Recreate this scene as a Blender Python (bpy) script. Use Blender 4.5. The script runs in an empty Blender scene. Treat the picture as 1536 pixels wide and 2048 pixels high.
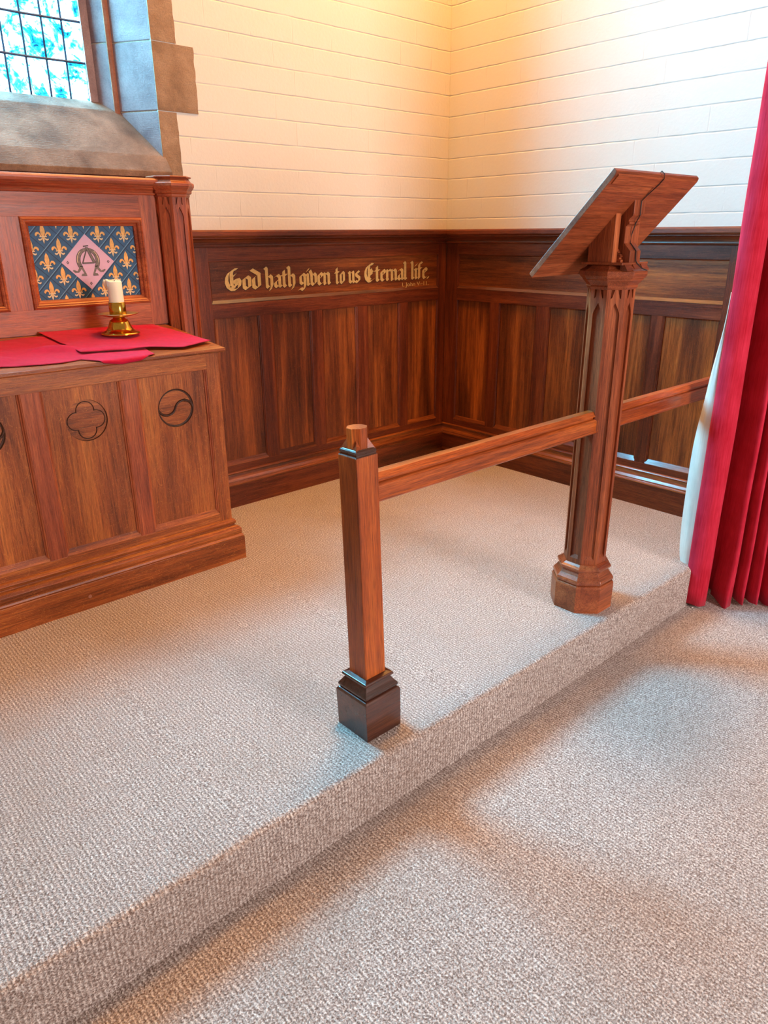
import bpy, bmesh, math, random
from mathutils import Vector, Matrix
from mathutils.geometry import tessellate_polygon
from mathutils import noise as mnoise
random.seed(7)
scene = bpy.context.scene
COL = scene.collection
PI = math.pi

# ------------------------------------------------------------------ camera
cam_d = bpy.data.cameras.new('camera'); cam = bpy.data.objects.new('camera', cam_d); COL.objects.link(cam)
cam.location = (-3.6331, -3.4157, 1.4269)
cam.rotation_euler = (1.2051, 0.0062, -0.7359)
cam_d.sensor_fit = 'HORIZONTAL'; cam_d.sensor_width = 36.0
cam_d.lens = 1454.26 / 1536 * 36.0
cam_d.clip_start = 0.02
scene.camera = cam
# ------------------------------------------------------------------ world + lights
world = bpy.data.worlds.new('world'); scene.world = world; world.use_nodes = True
bg = world.node_tree.nodes['Background']
bg.inputs[0].default_value = (1.0, 0.74, 0.55, 1); bg.inputs[1].default_value = 0.32

def area(name, loc, target, sx, sy, power, color, spread=None):
    l = bpy.data.lights.new(name, 'AREA'); l.shape = 'RECTANGLE'; l.size = sx; l.size_y = sy
    l.energy = power; l.color = color
    if spread: l.spread = spread
    o = bpy.data.objects.new(name, l); COL.objects.link(o); o.location = loc
    d = Vector(target) - Vector(loc); o.rotation_euler = d.to_track_quat('-Z', 'Y').to_euler()
    return o
# daylight behind the altar window (outside the wall)
area('daylight_altar_window', (-2.92, 1.00, 2.85), (-0.4, -1.8, 1.6), 1.6, 2.4, 1850, (0.27, 0.69, 1.0))
# daylight from the windows of the nave, beyond the curtain behind the camera
area('daylight_nave_window', (-1.10, -6.8, 1.9), (-1.4, 0, 1.0), 1.2, 2.2, 185, (1.0, 0.86, 0.84))
# warm lamp high in the sanctuary corner
area('warm_corner_lamp', (-0.90, -1.00, 4.9), (-0.05, -0.05, 1.3), 0.9, 0.9, 168, (1.0, 0.44, 0.085))
scene.view_settings.view_transform = 'Standard'; scene.view_settings.look = 'None'
scene.view_settings.gamma = 1.0; scene.view_settings.use_curve_mapping = False
scene.view_settings.exposure = 0.18

# ------------------------------------------------------------------ materials
def srgb(r, g, b):
    f = lambda c: (c/255/12.92) if c/255 <= 0.04045 else ((c/255+0.055)/1.055)**2.4
    return (f(r), f(g), f(b), 1)
class NT:
    def __init__(s, name, rough=0.5, spec=0.5):
        s.m = bpy.data.materials.new(name); s.m.use_nodes = True
        s.t = s.m.node_tree; s.b = s.t.nodes['Principled BSDF']
        s.b.inputs['Roughness'].default_value = rough
        s.b.inputs['Specular IOR Level'].default_value = spec
    def n(s, typ, **k):
        nd = s.t.nodes.new(typ)
        for a, v in k.items(): setattr(nd, a, v)
        return nd
    def l(s, a, b): s.t.links.new(a, b)
    def coords(s, scale=(1, 1, 1), rnd=True):
        tc = s.n('ShaderNodeTexCoord'); mp = s.n('ShaderNodeMapping')
        mp.inputs['Scale'].default_value = scale
        if rnd:
            oi = s.n('ShaderNodeObjectInfo'); mu = s.n('ShaderNodeMath', operation='MULTIPLY'); mu.inputs[1].default_value = 17.3
            s.l(oi.outputs['Random'], mu.inputs[0])
            ad = s.n('ShaderNodeVectorMath', operation='ADD'); s.l(tc.outputs['Object'], ad.inputs[0]); s.l(mu.outputs[0], ad.inputs[1])
            s.l(ad.outputs[0], mp.inputs['Vector'])
        else: s.l(tc.outputs['Object'], mp.inputs['Vector'])
        return mp.outputs[0]
    def noise(s, vec, scale=1, detail=3, rough=0.5, dist=0.0):
        n = s.n('ShaderNodeTexNoise'); n.inputs['Scale'].default_value = scale; n.inputs['Detail'].default_value = detail
        n.inputs['Roughness'].default_value = rough; n.inputs['Distortion'].default_value = dist
        s.l(vec, n.inputs['Vector']); return n.outputs['Fac']
    def ramp(s, fac, stops):
        r = s.n('ShaderNodeValToRGB'); e = r.color_ramp.elements
        e[0].position, e[0].color = stops[0]; e[1].position, e[1].color = stops[-1]
        for p, c in stops[1:-1]: x = e.new(p); x.color = c
        s.l(fac, r.inputs[0]); return r.outputs[0]
    def mix(s, fac, a, b, mode='MIX'):
        m = s.n('ShaderNodeMix', data_type='RGBA', blend_type=mode)
        for v, i in ((fac, 0), (a, 6), (b, 7)):
            if hasattr(v, 'links'): s.l(v, m.inputs[i])
            else: m.inputs[i].default_value = v
        return m.outputs[2]
    def math(s, op, a, b=0.0, c=None):
        m = s.n('ShaderNodeMath', operation=op)
        for i, v in enumerate((a, b, c)):
            if v is None: continue
            if hasattr(v, 'links'): s.l(v, m.inputs[i])
            else: m.inputs[i].default_value = v
        return m.outputs[0]
    def bump(s, h, strength=0.3, dist=0.001):
        b = s.n('ShaderNodeBump'); b.inputs['Strength'].default_value = strength; b.inputs['Distance'].default_value = dist
        s.l(h, b.inputs['Height']); s.l(b.outputs[0], s.b.inputs['Normal'])
    def color(s, c):
        if hasattr(c, 'links'): s.l(c, s.b.inputs['Base Color'])
        else: s.b.inputs['Base Color'].default_value = c

def wood(name, axis, dark, mid, light, rough=0.38, fleck=0.25, grain=1.0, coat=0.12):
    w = NT(name, rough, 0.35)
    def sc(a, b):
        v = [a, a, a]; v['XYZ'.index(axis)] = b; return tuple(v)
    broad = w.noise(w.coords(sc(9, 0.9)), 1, 3, 0.55, 0.4)
    fine = w.noise(w.coords(sc(170, 5)), 1, 3, 0.65)
    pore = w.noise(w.coords(sc(520, 16)), 1, 2, 0.6)
    mids = w.noise(w.coords(sc(42, 1.6)), 1, 4, 0.6, 0.6)
    s = w.math('ADD', w.math('MULTIPLY', broad, 0.65), w.math('MULTIPLY', mids, 0.35))
    up = lambda q: (min(1, q[0]*1.46), min(1, q[1]*1.40), min(1, q[2]*1.12), 1)
    dark, mid, light = up(dark), up(mid), up(light)
    c = w.ramp(s, [(0.31, dark), (0.5, mid), (0.71, light)])
    g = w.ramp(fine, [(0.35, (0.45, 0.40, 0.38, 1)), (0.58, (1, 1, 1, 1))])
    c = w.mix(0.52*grain, c, g, 'MULTIPLY')
    c = w.mix(0.55*grain, c, w.ramp(pore, [(0.36, (0.30, 0.26, 0.24, 1)), (0.52, (1, 1, 1, 1)), (0.70, (1.35, 1.3, 1.2, 1))]), 'MULTIPLY')
    # medullary flecks of quarter-sawn oak
    fv = w.noise(w.coords(sc(30, 17)), 1, 2, 0.6, 2.4)
    fl = w.ramp(fv, [(0.487, (0, 0, 0, 1)), (0.498, (1, 1, 1, 1)), (0.509, (0, 0, 0, 1))])
    lc = tuple(min(1, x*1.7) for x in light[:3]) + (1,)
    fm = w.math('MULTIPLY', fl, fleck)
    c = w.mix(fm, c, lc)
    w.color(c)
    w.bump(w.math('ADD', w.math('ADD', fine, pore), w.math('MULTIPLY', fl, 0.3)), 0.4, 0.0007)
    rr = w.math('MULTIPLY_ADD', mids, 0.25, rough-0.12)
    w.l(rr, w.b.inputs['Roughness'])
    w.b.inputs['Coat Weight'].default_value = coat; w.b.inputs['Coat Roughness'].default_value = 0.25 if coat < .5 else 0.14
    return w.m
ALT = (srgb(84, 37, 17), srgb(142, 74, 35), srgb(186, 112, 55))
DAD = (srgb(34, 14, 7), srgb(100, 49, 21), srgb(168, 94, 40))
RER = (srgb(96, 38, 24), srgb(146, 72, 46), srgb(184, 104, 66))
POS = (srgb(84, 30, 11), srgb(148, 70, 28), srgb(200, 110, 46))
LEC = (srgb(72, 30, 17), srgb(128, 64, 40), srgb(166, 94, 60))
DRK = (srgb(36, 16, 10), srgb(66, 32, 22), srgb(98, 52, 36))
M = {}
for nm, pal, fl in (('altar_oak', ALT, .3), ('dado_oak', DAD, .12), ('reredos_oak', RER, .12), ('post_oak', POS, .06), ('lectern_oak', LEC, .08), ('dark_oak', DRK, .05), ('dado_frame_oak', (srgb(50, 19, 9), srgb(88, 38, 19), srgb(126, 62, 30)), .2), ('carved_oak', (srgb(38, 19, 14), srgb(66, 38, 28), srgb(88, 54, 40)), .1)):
    for ax in 'XYZ': M[nm+ax] = wood(nm+'_'+ax.lower(), ax, *pal, fleck=fl)

for ax in 'XYZ':
    M['gloss_oak'+ax] = wood('gloss_oak_'+ax.lower(), ax, *DAD, rough=.3, fleck=.1, coat=.9)
    M['gloss_dark'+ax] = wood('gloss_dark_'+ax.lower(), ax, *DRK, rough=.3, fleck=.05, coat=.9)
    M['rail_oak'+ax] = wood('rail_oak_'+ax.lower(), ax, *POS, rough=.32, fleck=.05, coat=.45)
    M['gloss_lectern'+ax] = wood('gloss_lectern_'+ax.lower(), ax, *LEC, rough=.3, fleck=.05, coat=.9)
def simple(name, col, rough=0.5, metal=0.0, nscale=None, var=0.15, bump=0.0, spec=0.5):
    w = NT(name, rough, spec); w.b.inputs['Metallic'].default_value = metal
    if nscale:
        f = w.noise(w.coords((1, 1, 1)), nscale, 4, 0.6)
        d = tuple(x*(1-var) for x in col[:3])+(1,); u = tuple(min(1, x*(1+var)) for x in col[:3])+(1,)
        w.color(w.ramp(f, [(0.3, d), (0.7, u)]))
        if bump: w.bump(f, bump, 0.002)
    else: w.color(col)
    return w.m

# carpet: ribs along y, speckled loops
def carpet():
    w = NT('loop_pile_carpet', 0.95, 0.1)
    tc = w.n('ShaderNodeTexCoord'); wob = w.n('ShaderNodeTexNoise'); wob.inputs['Scale'].default_value = 45
    w.l(tc.outputs['Object'], wob.inputs['Vector'])
    sp = w.n('ShaderNodeSeparateXYZ'); w.l(tc.outputs['Object'], sp.inputs[0])
    ph = w.math('ADD', w.math('MULTIPLY', sp.outputs['X'], 2*PI/0.0115), w.math('MULTIPLY', wob.outputs['Fac'], 5.0))
    rib = w.math('MULTIPLY_ADD', w.math('SINE', ph), 0.5, 0.5)
    v = w.n('ShaderNodeTexVoronoi'); v.inputs['Scale'].default_value = 230; w.l(tc.outputs['Object'], v.inputs['Vector'])
    sp2 = w.noise(tc.outputs['Object'], 205, 2, 0.7)
    base = w.ramp(sp2, [(0.34, srgb(120, 100, 92)), (0.5, srgb(196, 180, 172)), (0.64, srgb(252, 244, 238))])
    cc = w.mix(w.math('MULTIPLY', w.math('SUBTRACT', 1.0, rib), 0.42), base, srgb(98, 80, 72))
    big = w.noise(tc.outputs['Object'], 2.2, 3, 0.6)
    cc = w.mix(w.math('MULTIPLY', w.ramp(big, [(0.45, (0, 0, 0, 1)), (0.7, (1, 1, 1, 1))]), 0.25), cc, srgb(150, 128, 112))
    w.color(cc)
    h = w.math('ADD', w.math('MULTIPLY', rib, 0.6), w.math('ADD', w.math('MULTIPLY', v.outputs['Distance'], -0.6), sp2))
    w.bump(h, 0.8, 0.004)
    w.b.inputs['Sheen Weight'].default_value = 0.15
    return w.m
M['carpet'] = carpet()

def painted_brick(name, horiz):
    w = NT(name, 0.75, 0.25)
    tc = w.n('ShaderNodeTexCoord'); sp = w.n('ShaderNodeSeparateXYZ'); w.l(tc.outputs['Object'], sp.inputs[0])
    cb = w.n('ShaderNodeCombineXYZ'); hz = w.math('ADD', sp.outputs[horiz], 20.055)
    wn = w.noise(tc.outputs['Object'], 9, 3, 0.6)
    zz = w.math('ADD', w.math('SUBTRACT', sp.outputs['Z'], 0.2459), w.math('MULTIPLY_ADD', wn, 0.006, -0.003))
    w.l(hz, cb.inputs[0]); w.l(zz, cb.inputs[1])
    br = w.n('ShaderNodeTexBrick'); br.offset = 0.5; w.l(cb.outputs[0], br.inputs['Vector'])
    br.inputs['Scale'].default_value = 1.0; br.inputs['Brick Width'].default_value = 0.2475; br.inputs['Row Height'].default_value = 0.115
    br.inputs['Mortar Size'].default_value = 0.0035; br.inputs['Mortar Smooth'].default_value = 0.6
    nn = w.noise(tc.outputs['Object'], 60, 3, 0.6)
    fr = w.math('FRACT', w.math('ADD', w.math('DIVIDE', zz, 0.115), 0.5))
    dist = w.math('ABSOLUTE', w.math('SUBTRACT', fr, 0.5))
    gate = w.ramp(w.noise(tc.outputs['Object'], 4.5, 3, 0.7), [(0.34, (0.25, 0.25, 0.25, 1)), (0.56, (1, 1, 1, 1))])
    bed = w.math('MULTIPLY', w.ramp(dist, [(0.008, (1, 1, 1, 1)), (0.040, (0, 0, 0, 1))]), gate)
    pg = w.ramp(w.noise(tc.outputs['Object'], 3.1, 2, 0.6), [(0.50, (0, 0, 0, 1)), (0.62, (1, 1, 1, 1))])
    perp = w.math('MULTIPLY', br.outputs['Fac'], w.math('MULTIPLY', pg, 0.6))
    mk = w.math('MAXIMUM', bed, perp)
    w.color(w.mix(w.math('MULTIPLY', mk, 0.35), (0.70, 0.675, 0.62, 1), (0.52, 0.47, 0.40, 1)))
    h = w.math('ADD', w.math('MULTIPLY', mk, -1.0), w.math('MULTIPLY', nn, 0.35))
    w.bump(h, 0.6, 0.004)
    return w.m
M['wallA'] = painted_brick('painted_brick_back', 'X')
M['wallB'] = painted_brick('painted_brick_side', 'Y')

def stone(name, a, b, c):
    w = NT(name, 0.85, 0.2)
    v = w.coords((1, 1, 1))
    f = w.noise(v, 7, 5, 0.6, 0.3); g = w.noise(v, 160, 2, 0.6)
    tool = w.noise(w.coords((30, 30, 260)), 1, 2, 0.5)
    col = w.ramp(f, [(0.3, a), (0.5, b), (0.72, c)])
    col = w.mix(0.35, col, w.ramp(g, [(0.3, (0.6, 0.6, 0.6, 1)), (0.7, (1.25, 1.2, 1.15, 1))]), 'MULTIPLY')
    w.color(col)
    w.bump(w.math('ADD', g, w.math('MULTIPLY', tool, 0.8)), 0.5, 0.003)
    return w.m
M['stone'] = stone('brown_sandstone', srgb(112, 92, 76), srgb(146, 120, 98), srgb(170, 144, 120))
M['sillstone'] = stone('sill_sandstone', srgb(98, 78, 66), srgb(124, 100, 84), srgb(148, 122, 104))
M['jambstone'] = stone('pale_jamb_stone', srgb(122, 98, 98), srgb(144, 118, 116), srgb(166, 138, 134))
M['redstone'] = stone('red_sandstone_arris', srgb(130, 80, 60), srgb(164, 104, 78), srgb(180, 124, 96))
M['mortar'] = simple('pale_mortar', srgb(205, 190, 165), 0.9, nscale=120, var=.2, bump=.4)
M['gold'] = simple('gilt_lettering', srgb(206, 170, 104), 0.42, 0.15, nscale=60, var=.15)
M['letter_edge'] = simple('letter_outline', srgb(34, 16, 8), 0.6)
M['blue'] = simple('blue_painted_ground', srgb(34, 84, 122), 0.55, nscale=30, var=.22)
M['blueline'] = simple('pale_blue_line', srgb(112, 160, 190), 0.5)
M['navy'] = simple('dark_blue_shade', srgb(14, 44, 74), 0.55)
M['fleur'] = simple('gold_fleur_paint', srgb(226, 172, 88), 0.5, nscale=70, var=.2)
M['fleurpale'] = simple('pale_fleur_paint', srgb(222, 198, 150), 0.5)
M['pink'] = simple('pink_lozenge_paint', srgb(212, 170, 192), 0.5, nscale=20, var=.06)
M['greybrown'] = simple('grey_brown_paint', srgb(112, 98, 86), 0.5, nscale=90, var=.35)
M['darkbrown'] = simple('dark_brown_paint', srgb(62, 44, 38), 0.5)
M['brass'] = simple('polished_brass', srgb(222, 172, 72), 0.16, 1.0, nscale=40, var=.12)
M['brassdull'] = simple('dull_brass_pan', srgb(214, 192, 130), 0.32, 1.0, nscale=40, var=.12)
wx = NT('ivory_wax', 0.45, 0.4); wx.color(srgb(250, 240, 214)); wx.b.inputs['Subsurface Weight'].default_value = 0.25
wx.b.inputs['Subsurface Radius'].default_value = (0.02, 0.014, 0.008); M['wax'] = wx.m
M['wick'] = simple('burnt_wick', srgb(40, 34, 30), 0.9)
M['lead'] = simple('lead_came', srgb(52, 62, 84), 0.5, 0.4)
M['cable'] = simple('black_cable', srgb(14, 10, 10), 0.5)
M['hem'] = simple('dark_hem_thread', srgb(110, 8, 30), 0.8)
M['crumb'] = simple('white_scrap', srgb(235, 230, 225), 0.8)
M['plug'] = simple('pale_wood_plug', srgb(170, 110, 84), 0.6)

def cloth_mat(name, c1, c2, scale=900, bump=.35, rough=0.85, ax='Z'):
    w = NT(name, rough, 0.2)
    v = w.coords((1, 1, 1), False)
    big = w.noise(v, 6, 3, 0.6)
    slub = w.noise(w.coords((220, 220, 9) if ax == 'Z' else (60, 60, 60), False), 1, 3, 0.6)
    fi = w.noise(v, scale, 1, 0.5)
    f = w.math('ADD', w.math('MULTIPLY', big, 0.5), w.math('MULTIPLY', slub, 0.5))
    w.color(w.ramp(f, [(0.35, c1), (0.65, c2)]))
    w.bump(w.math('ADD', w.math('MULTIPLY', fi, 0.5), slub), bump, 0.0015)
    w.b.inputs['Sheen Weight'].default_value = 0.10; w.b.inputs['Sheen Tint'].default_value = (1, .6, .65, 1)
    return w.m
M['altar_cloth'] = cloth_mat('crimson_altar_linen', srgb(172, 6, 44), srgb(196, 14, 58), 600, .2, .8, 'N')
M['curtain'] = cloth_mat('red_curtain_velour', srgb(176, 14, 40), srgb(214, 48, 76), 500, .4, .9)
M['lining'] = cloth_mat('cream_curtain_lining', srgb(214, 216, 206), srgb(236, 236, 226), 500, .2, .8)

# leaded glass: tinted, textured, lets daylight through
def glass():
    w = NT('pale_stained_glass', 0.3)
    tc = w.n('ShaderNodeTexCoord')
    a = w.noise(tc.outputs['Object'], 7, 4, 0.65, 2.6); b = w.noise(tc.outputs['Object'], 30, 3, 0.6, 3.0)
    f = w.math('ADD', w.math('MULTIPLY', a, 0.7), w.math('MULTIPLY', b, 0.3))
    tint = w.ramp(f, [(0.36, (0.006, 0.06, 0.09, 1)), (0.425, (0.02, 0.30, 0.36, 1)), (0.475, (0.35, 0.92, 0.95, 1)), (0.52, (1, 1, 1, 1))])
    tr = w.n('ShaderNodeBsdfTransparent'); w.l(tint, tr.inputs[0])
    tl = w.n('ShaderNodeBsdfTranslucent'); w.l(tint, tl.inputs[0])
    gl = w.n('ShaderNodeBsdfGlossy'); gl.inputs['Roughness'].default_value = 0.15
    mx = w.n('ShaderNodeMixShader'); mx.inputs[0].default_value = 0.2; w.l(tr.outputs[0], mx.inputs[1]); w.l(tl.outputs[0], mx.inputs[2])
    m2 = w.n('ShaderNodeMixShader'); m2.inputs[0].default_value = 0.05; w.l(mx.outputs[0], m2.inputs[1]); w.l(gl.outputs[0], m2.inputs[2])
    w.l(m2.outputs[0], w.t.nodes['Material Output'].inputs['Surface'])
    return w.m
M['glass'] = glass()

# ------------------------------------------------------------------ mesh helpers
def wloc(o):
    v = Vector((0, 0, 0))
    while o: v = v + Vector(o.location); o = o.parent
    return v
class MB:
    def __init__(s): s.v = []; s.f = []; s.mi = []; s.cur = 0
    def add(s, vs, fs):
        k = len(s.v); s.v += [tuple(v) for v in vs]
        for f in fs: s.f.append(tuple(k+i for i in f)); s.mi.append(s.cur)
        return s
    def box(s, x0, x1, y0, y1, z0, z1):
        return s.add([(x, y, z) for x in (x0, x1) for y in (y0, y1) for z in (z0, z1)],
                     [(0, 1, 3, 2), (4, 6, 7, 5), (0, 4, 5, 1), (2, 3, 7, 6), (0, 2, 6, 4), (1, 5, 7, 3)])
    def sweep(s, prof, axis, a0, a1):
        """profile: list of 2D (u,v); axis 'x': (y,z)  axis 'y': (x,z) axis 'z': (x,y). a0,a1 number or function(u,v)"""
        n = len(prof); vs = []
        for a in (a0, a1):
            for u, v in prof:
                t = a(u, v) if callable(a) else a
                vs.append((t, u, v) if axis == 'x' else (u, t, v) if axis == 'y' else (u, v, t))
        fs = [(i, (i+1) % n, n+(i+1) % n, n+i) for i in range(n)]
        tri = tessellate_polygon([[Vector((u, v, 0)) for u, v in prof]])
        for t in tri: fs.append(tuple(t)); fs.append(tuple(n+i for i in reversed(t)))
        return s.add(vs, fs)
    def loft(s, rings, cap=True):
        n = len(rings[0]); vs = [p for r in rings for p in r]; fs = []
        for k in range(len(rings)-1):
            for i in range(n):
                fs.append((k*n+i, k*n+(i+1) % n, (k+1)*n+(i+1) % n, (k+1)*n+i))
        if cap: fs.append(tuple(reversed(range(n)))); fs.append(tuple((len(rings)-1)*n+i for i in range(n)))
        return s.add(vs, fs)
    def poly3(s, loops, fn):
        """planar polygon with holes; loops in 2D; fn maps (u,v)->xyz"""
        allp = [p for l in loops for p in l]
        tri = tessellate_polygon([[Vector((p[0], p[1], 0)) for p in l] for l in loops])
        return s.add([fn(*p) for p in allp], [tuple(t) for t in tri])
    def build(s, name, mat, parent=None, bevel=0.0, smooth=False, label=None):
        off = wloc(parent)
        me = bpy.data.meshes.new(name); me.from_pydata([tuple(Vector(v)-off) for v in s.v], [], s.f)
        mats = mat if isinstance(mat, (list, tuple)) else [mat]
        for m in mats: me.materials.append(m)
        if len(mats) > 1:
            for p, i in zip(me.polygons, s.mi): p.material_index = i
        bm = bmesh.new(); bm.from_mesh(me); bmesh.ops.remove_doubles(bm, verts=bm.verts, dist=1e-6)
        if len(mats) == 1: bmesh.ops.recalc_face_normals(bm, faces=bm.faces)
        bm.to_mesh(me); bm.free()
        if smooth:
            for p in me.polygons: p.use_smooth = True
        me.update()
        o = bpy.data.objects.new(name, me); COL.objects.link(o); o.parent = parent
        if bevel:
            b = o.modifiers.new('bevel', 'BEVEL'); b.width = bevel; b.segments = 2; b.limit_method = 'ANGLE'; b.angle_limit = math.radians(28)
        if label: o['label'] = label
        return o
def thing(name, loc, label=None, cat=None, kind=None, group=None):
    o = bpy.data.objects.new(name, None); COL.objects.link(o); o.location = loc; o.empty_display_size = .05
    if label: o['label'] = label
    if cat: o['category'] = cat
    if kind: o['kind'] = kind
    if group: o['group'] = group
    return o
def tag(o, label=None, cat=None, kind=None, group=None):
    if label: o['label'] = label
    if cat: o['category'] = cat
    if kind: o['kind'] = kind
    if group: o['group'] = group
    return o
def ngon(cx, cy, r, z, n=8, rot=PI/8):
    return [(cx+r*math.cos(rot+2*PI*i/n), cy+r*math.sin(rot+2*PI*i/n), z) for i in range(n)]
OCT = 1/math.cos(PI/8)   # apothem -> radius
def tube(mb, pts, r, n=8):
    rings = []
    pts = [Vector(p) for p in pts]
    for i, p in enumerate(pts):
        d = (pts[min(i+1, len(pts)-1)]-pts[max(i-1, 0)]).normalized()
        a = d.cross(Vector((0, 0, 1)));  a = a if a.length > .05 else d.cross(Vector((1, 0, 0))); a.normalize(); b = d.cross(a)
        rings.append([tuple(p+a*r*math.cos(2*PI*k/n)+b*r*math.sin(2*PI*k/n)) for k in range(n)])
    mb.loft(rings)
def lathe(mb, cx, cy, prof, n=48):
    mb.loft([[(cx+r*math.cos(2*PI*i/n), cy+r*math.sin(2*PI*i/n), z) for i in range(n)] for r, z in prof])

# ================================================================== SETTING
ZF = -0.194           # lower floor
m = MB(); m.box(-7.5, 2.5, -9.0, 0.3, ZF-0.1, ZF)
tag(m.build('floor', M['carpet']), 'lower floor covered in ribbed beige carpet', 'floor', 'structure')
# raised sanctuary platform with rounded nosing, carpet wrapped over the edge
YE = -2.129; prof = [(0.25, ZF-.02), (YE, ZF-.02)]
for i in range(9):
    a = PI + (PI/2)*i/8*1.0
    prof.append((YE+0.022+0.022*math.cos(PI - (PI/2)*i/8), -0.022+0.022*math.sin((PI/2)*i/8)))
prof.append((0.25, 0.0))
m = MB()
N = 260; x0, x1 = -7.4, 0.032; rings = []
for i in range(N+1):
    x = x0+(x1-x0)*i/N; r = []
    for y, z in prof:
        w = 0.0
        if y < -2.0: w = 0.003*mnoise.noise(Vector((x*6, z*8, 3.1)))+0.0015*mnoise.noise(Vector((x*25, z*25, 7)))
        r.append((x, y+w, z+(w*.8 if z > -.03 and y < 0 else 0)))
    rings.append(r)
m.loft(rings)
tag(m.build('dais', M['carpet']), 'raised carpeted platform with a rounded step edge', 'platform', 'structure')
# walls (front faces at y=.032 and x=.032)
WXL, WXR = -3.32, -1.888   # window opening at wall face
m = MB(); m.box(-7.5, WXL, .032, .40, ZF, 5.2); m.box(WXR, .40, .032, .40, ZF, 5.2); m.box(WXL, WXR, .032, .40, ZF, 1.70); m.box(WXL, WXR, .032, .40, 4.3, 5.2)
tag(m.build('wall_back', M['wallA']), 'painted brick wall with the window', 'wall', 'structure')
m = MB(); m.box(.032, .40, -2.02, .031, ZF, 5.2)
tag(m.build('wall_right', M['wallB']), 'painted brick wall right of the corner', 'wall', 'structure')

# ---- window: splayed stone jambs, sill, leaded glass
win = thing('window_1', (-2.6, .032, 1.7), 'leaded stained glass window in a splayed sandstone reveal', 'window', 'structure')
# lower-right jamb built of coursed blocks: plan section of one block
zj = [1.70, 1.954, 2.228, 2.62, 2.95, 3.35, 3.7, 4.05, 4.3]
def jamb_block(z0, z1, mirror):
    g = .0025
    def X(x): return x if not mirror else (WXL+WXR)-x
    plan = [(X(WXR+.0), .030), (X(-1.995), .200), (X(-2.012), .2005), (X(-2.062), .268), (X(-2.062), .33), (X(WXR+.02), .33)]
    b = MB(); 
    b.sweep(plan, 'z', z0+g, z1-g)
    return b
for k in range(len(zj)-1):
    for mir in (False, True):
        jamb_block(zj[k], zj[k+1], mir).build('jamb_stone', M['jambstone'], win, bevel=.003)
for mir in (False, True):
    X = (lambda x: x) if not mir else (lambda x: (WXL+WXR)-x)
    b = MB(); b.sweep([(X(-1.990), .1975), (X(-2.004), .1925), (X(-2.0175), .1985), (X(-2.014), .215), (X(-1.998), .215)], 'z', 1.80, 4.3)
    b.build('jamb_arris', M['redstone'], win, bevel=.002)
    b = MB(); b.sweep([(X(-1.882), .0345), (X(-1.989), .2045), (X(-2.010), .2075), (X(-2.055), .272), (X(-2.055), .32), (X(-1.80), .32), (X(-1.80), .0345)], 'z', 1.70, 4.3)
    b.build('mortar_joint', M['mortar'], win)
quo = [(1.66, 1.954, -1.797), (1.954, 2.228, -1.685), (2.228, 2.62, -1.770), (2.62, 2.95, -1.66), (2.95, 3.35, -1.78), (3.35, 3.7, -1.67), (3.7, 4.3, -1.78)]
for z0, z1, xr in quo:
    for mir in (False, True):
        b = MB()
        # irregular painted edge against the wall
        pts = [(WXR-.001, z0+.002)]
        nseg = 14
        for i in range(nseg+1):
            z = z0+.002+(z1-z0-.004)*i/nseg
            pts.append((xr+.006*mnoise.noise(Vector((z*22, xr*9, 0))), z))
        pts.append((WXR-.001, z1-.002))
        if mir: pts = [((WXL+WXR)-u, v) for u, v in pts]
        n = len(pts); vs = [(u, .0285, v) for u, v in pts]+[(u, .06, v) for u, v in pts]
        fs = [(i, (i+1) % n, n+(i+1) % n, n+i) for i in range(n)]
        for t in tessellate_polygon([[Vector((u, v, 0)) for u, v in pts]]): fs.append(tuple(t))
        b.add(vs, fs); b.build('quoin_stone', M['stone'], win)
b = MB(); sp_ = [(-.022, 1.672), (-.022, 1.6965), (.032, 1.768), (.200, 1.9535), (.205, 1.958), (.272, 2.000), (.33, 2.005), (.33, 1.672)]
b.sweep([(y, z) for y, z in sp_ if True], 'x', lambda u, v: -3.334 if u < .035 else -3.30, lambda u, v: -1.874 if u < .035 else -1.90)
b.build('sill', M['sillstone'], win, bevel=.003)
b = MB(); b.box(-3.15, -2.058, .262, .283, 2.0, 4.3); gx0, gx1 = -3.15, -2.06
b = MB()
b.box(gx0, gx1, .280, .284, 1.99, 4.3); b.build('glass_pane', M['glass'], win)
b = MB()
for x in (gx0+.008, -2.078): b.box(x-.018, x+.018, .262, .286, 1.995, 4.3)
b.build('glazing_strip', M['jambstone'], win, bevel=.002)
b = MB()
x = -2.093
while x > gx0:
    tube(b, [(x+.0015*math.sin(z*9), .277, z) for z in [1.995+.14*i for i in range(17)]], .0052, 6); x -= .0855
z = 2.147
while z < 4.3:
    tube(b, [(gx0, .276, z), (-2.6, .276, z+.002), (-2.35, .276, z-.002), (-2.085, .276, z+.001)], .0056, 6); z += .158
b.build('lead_came', M['lead'], win)
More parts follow.
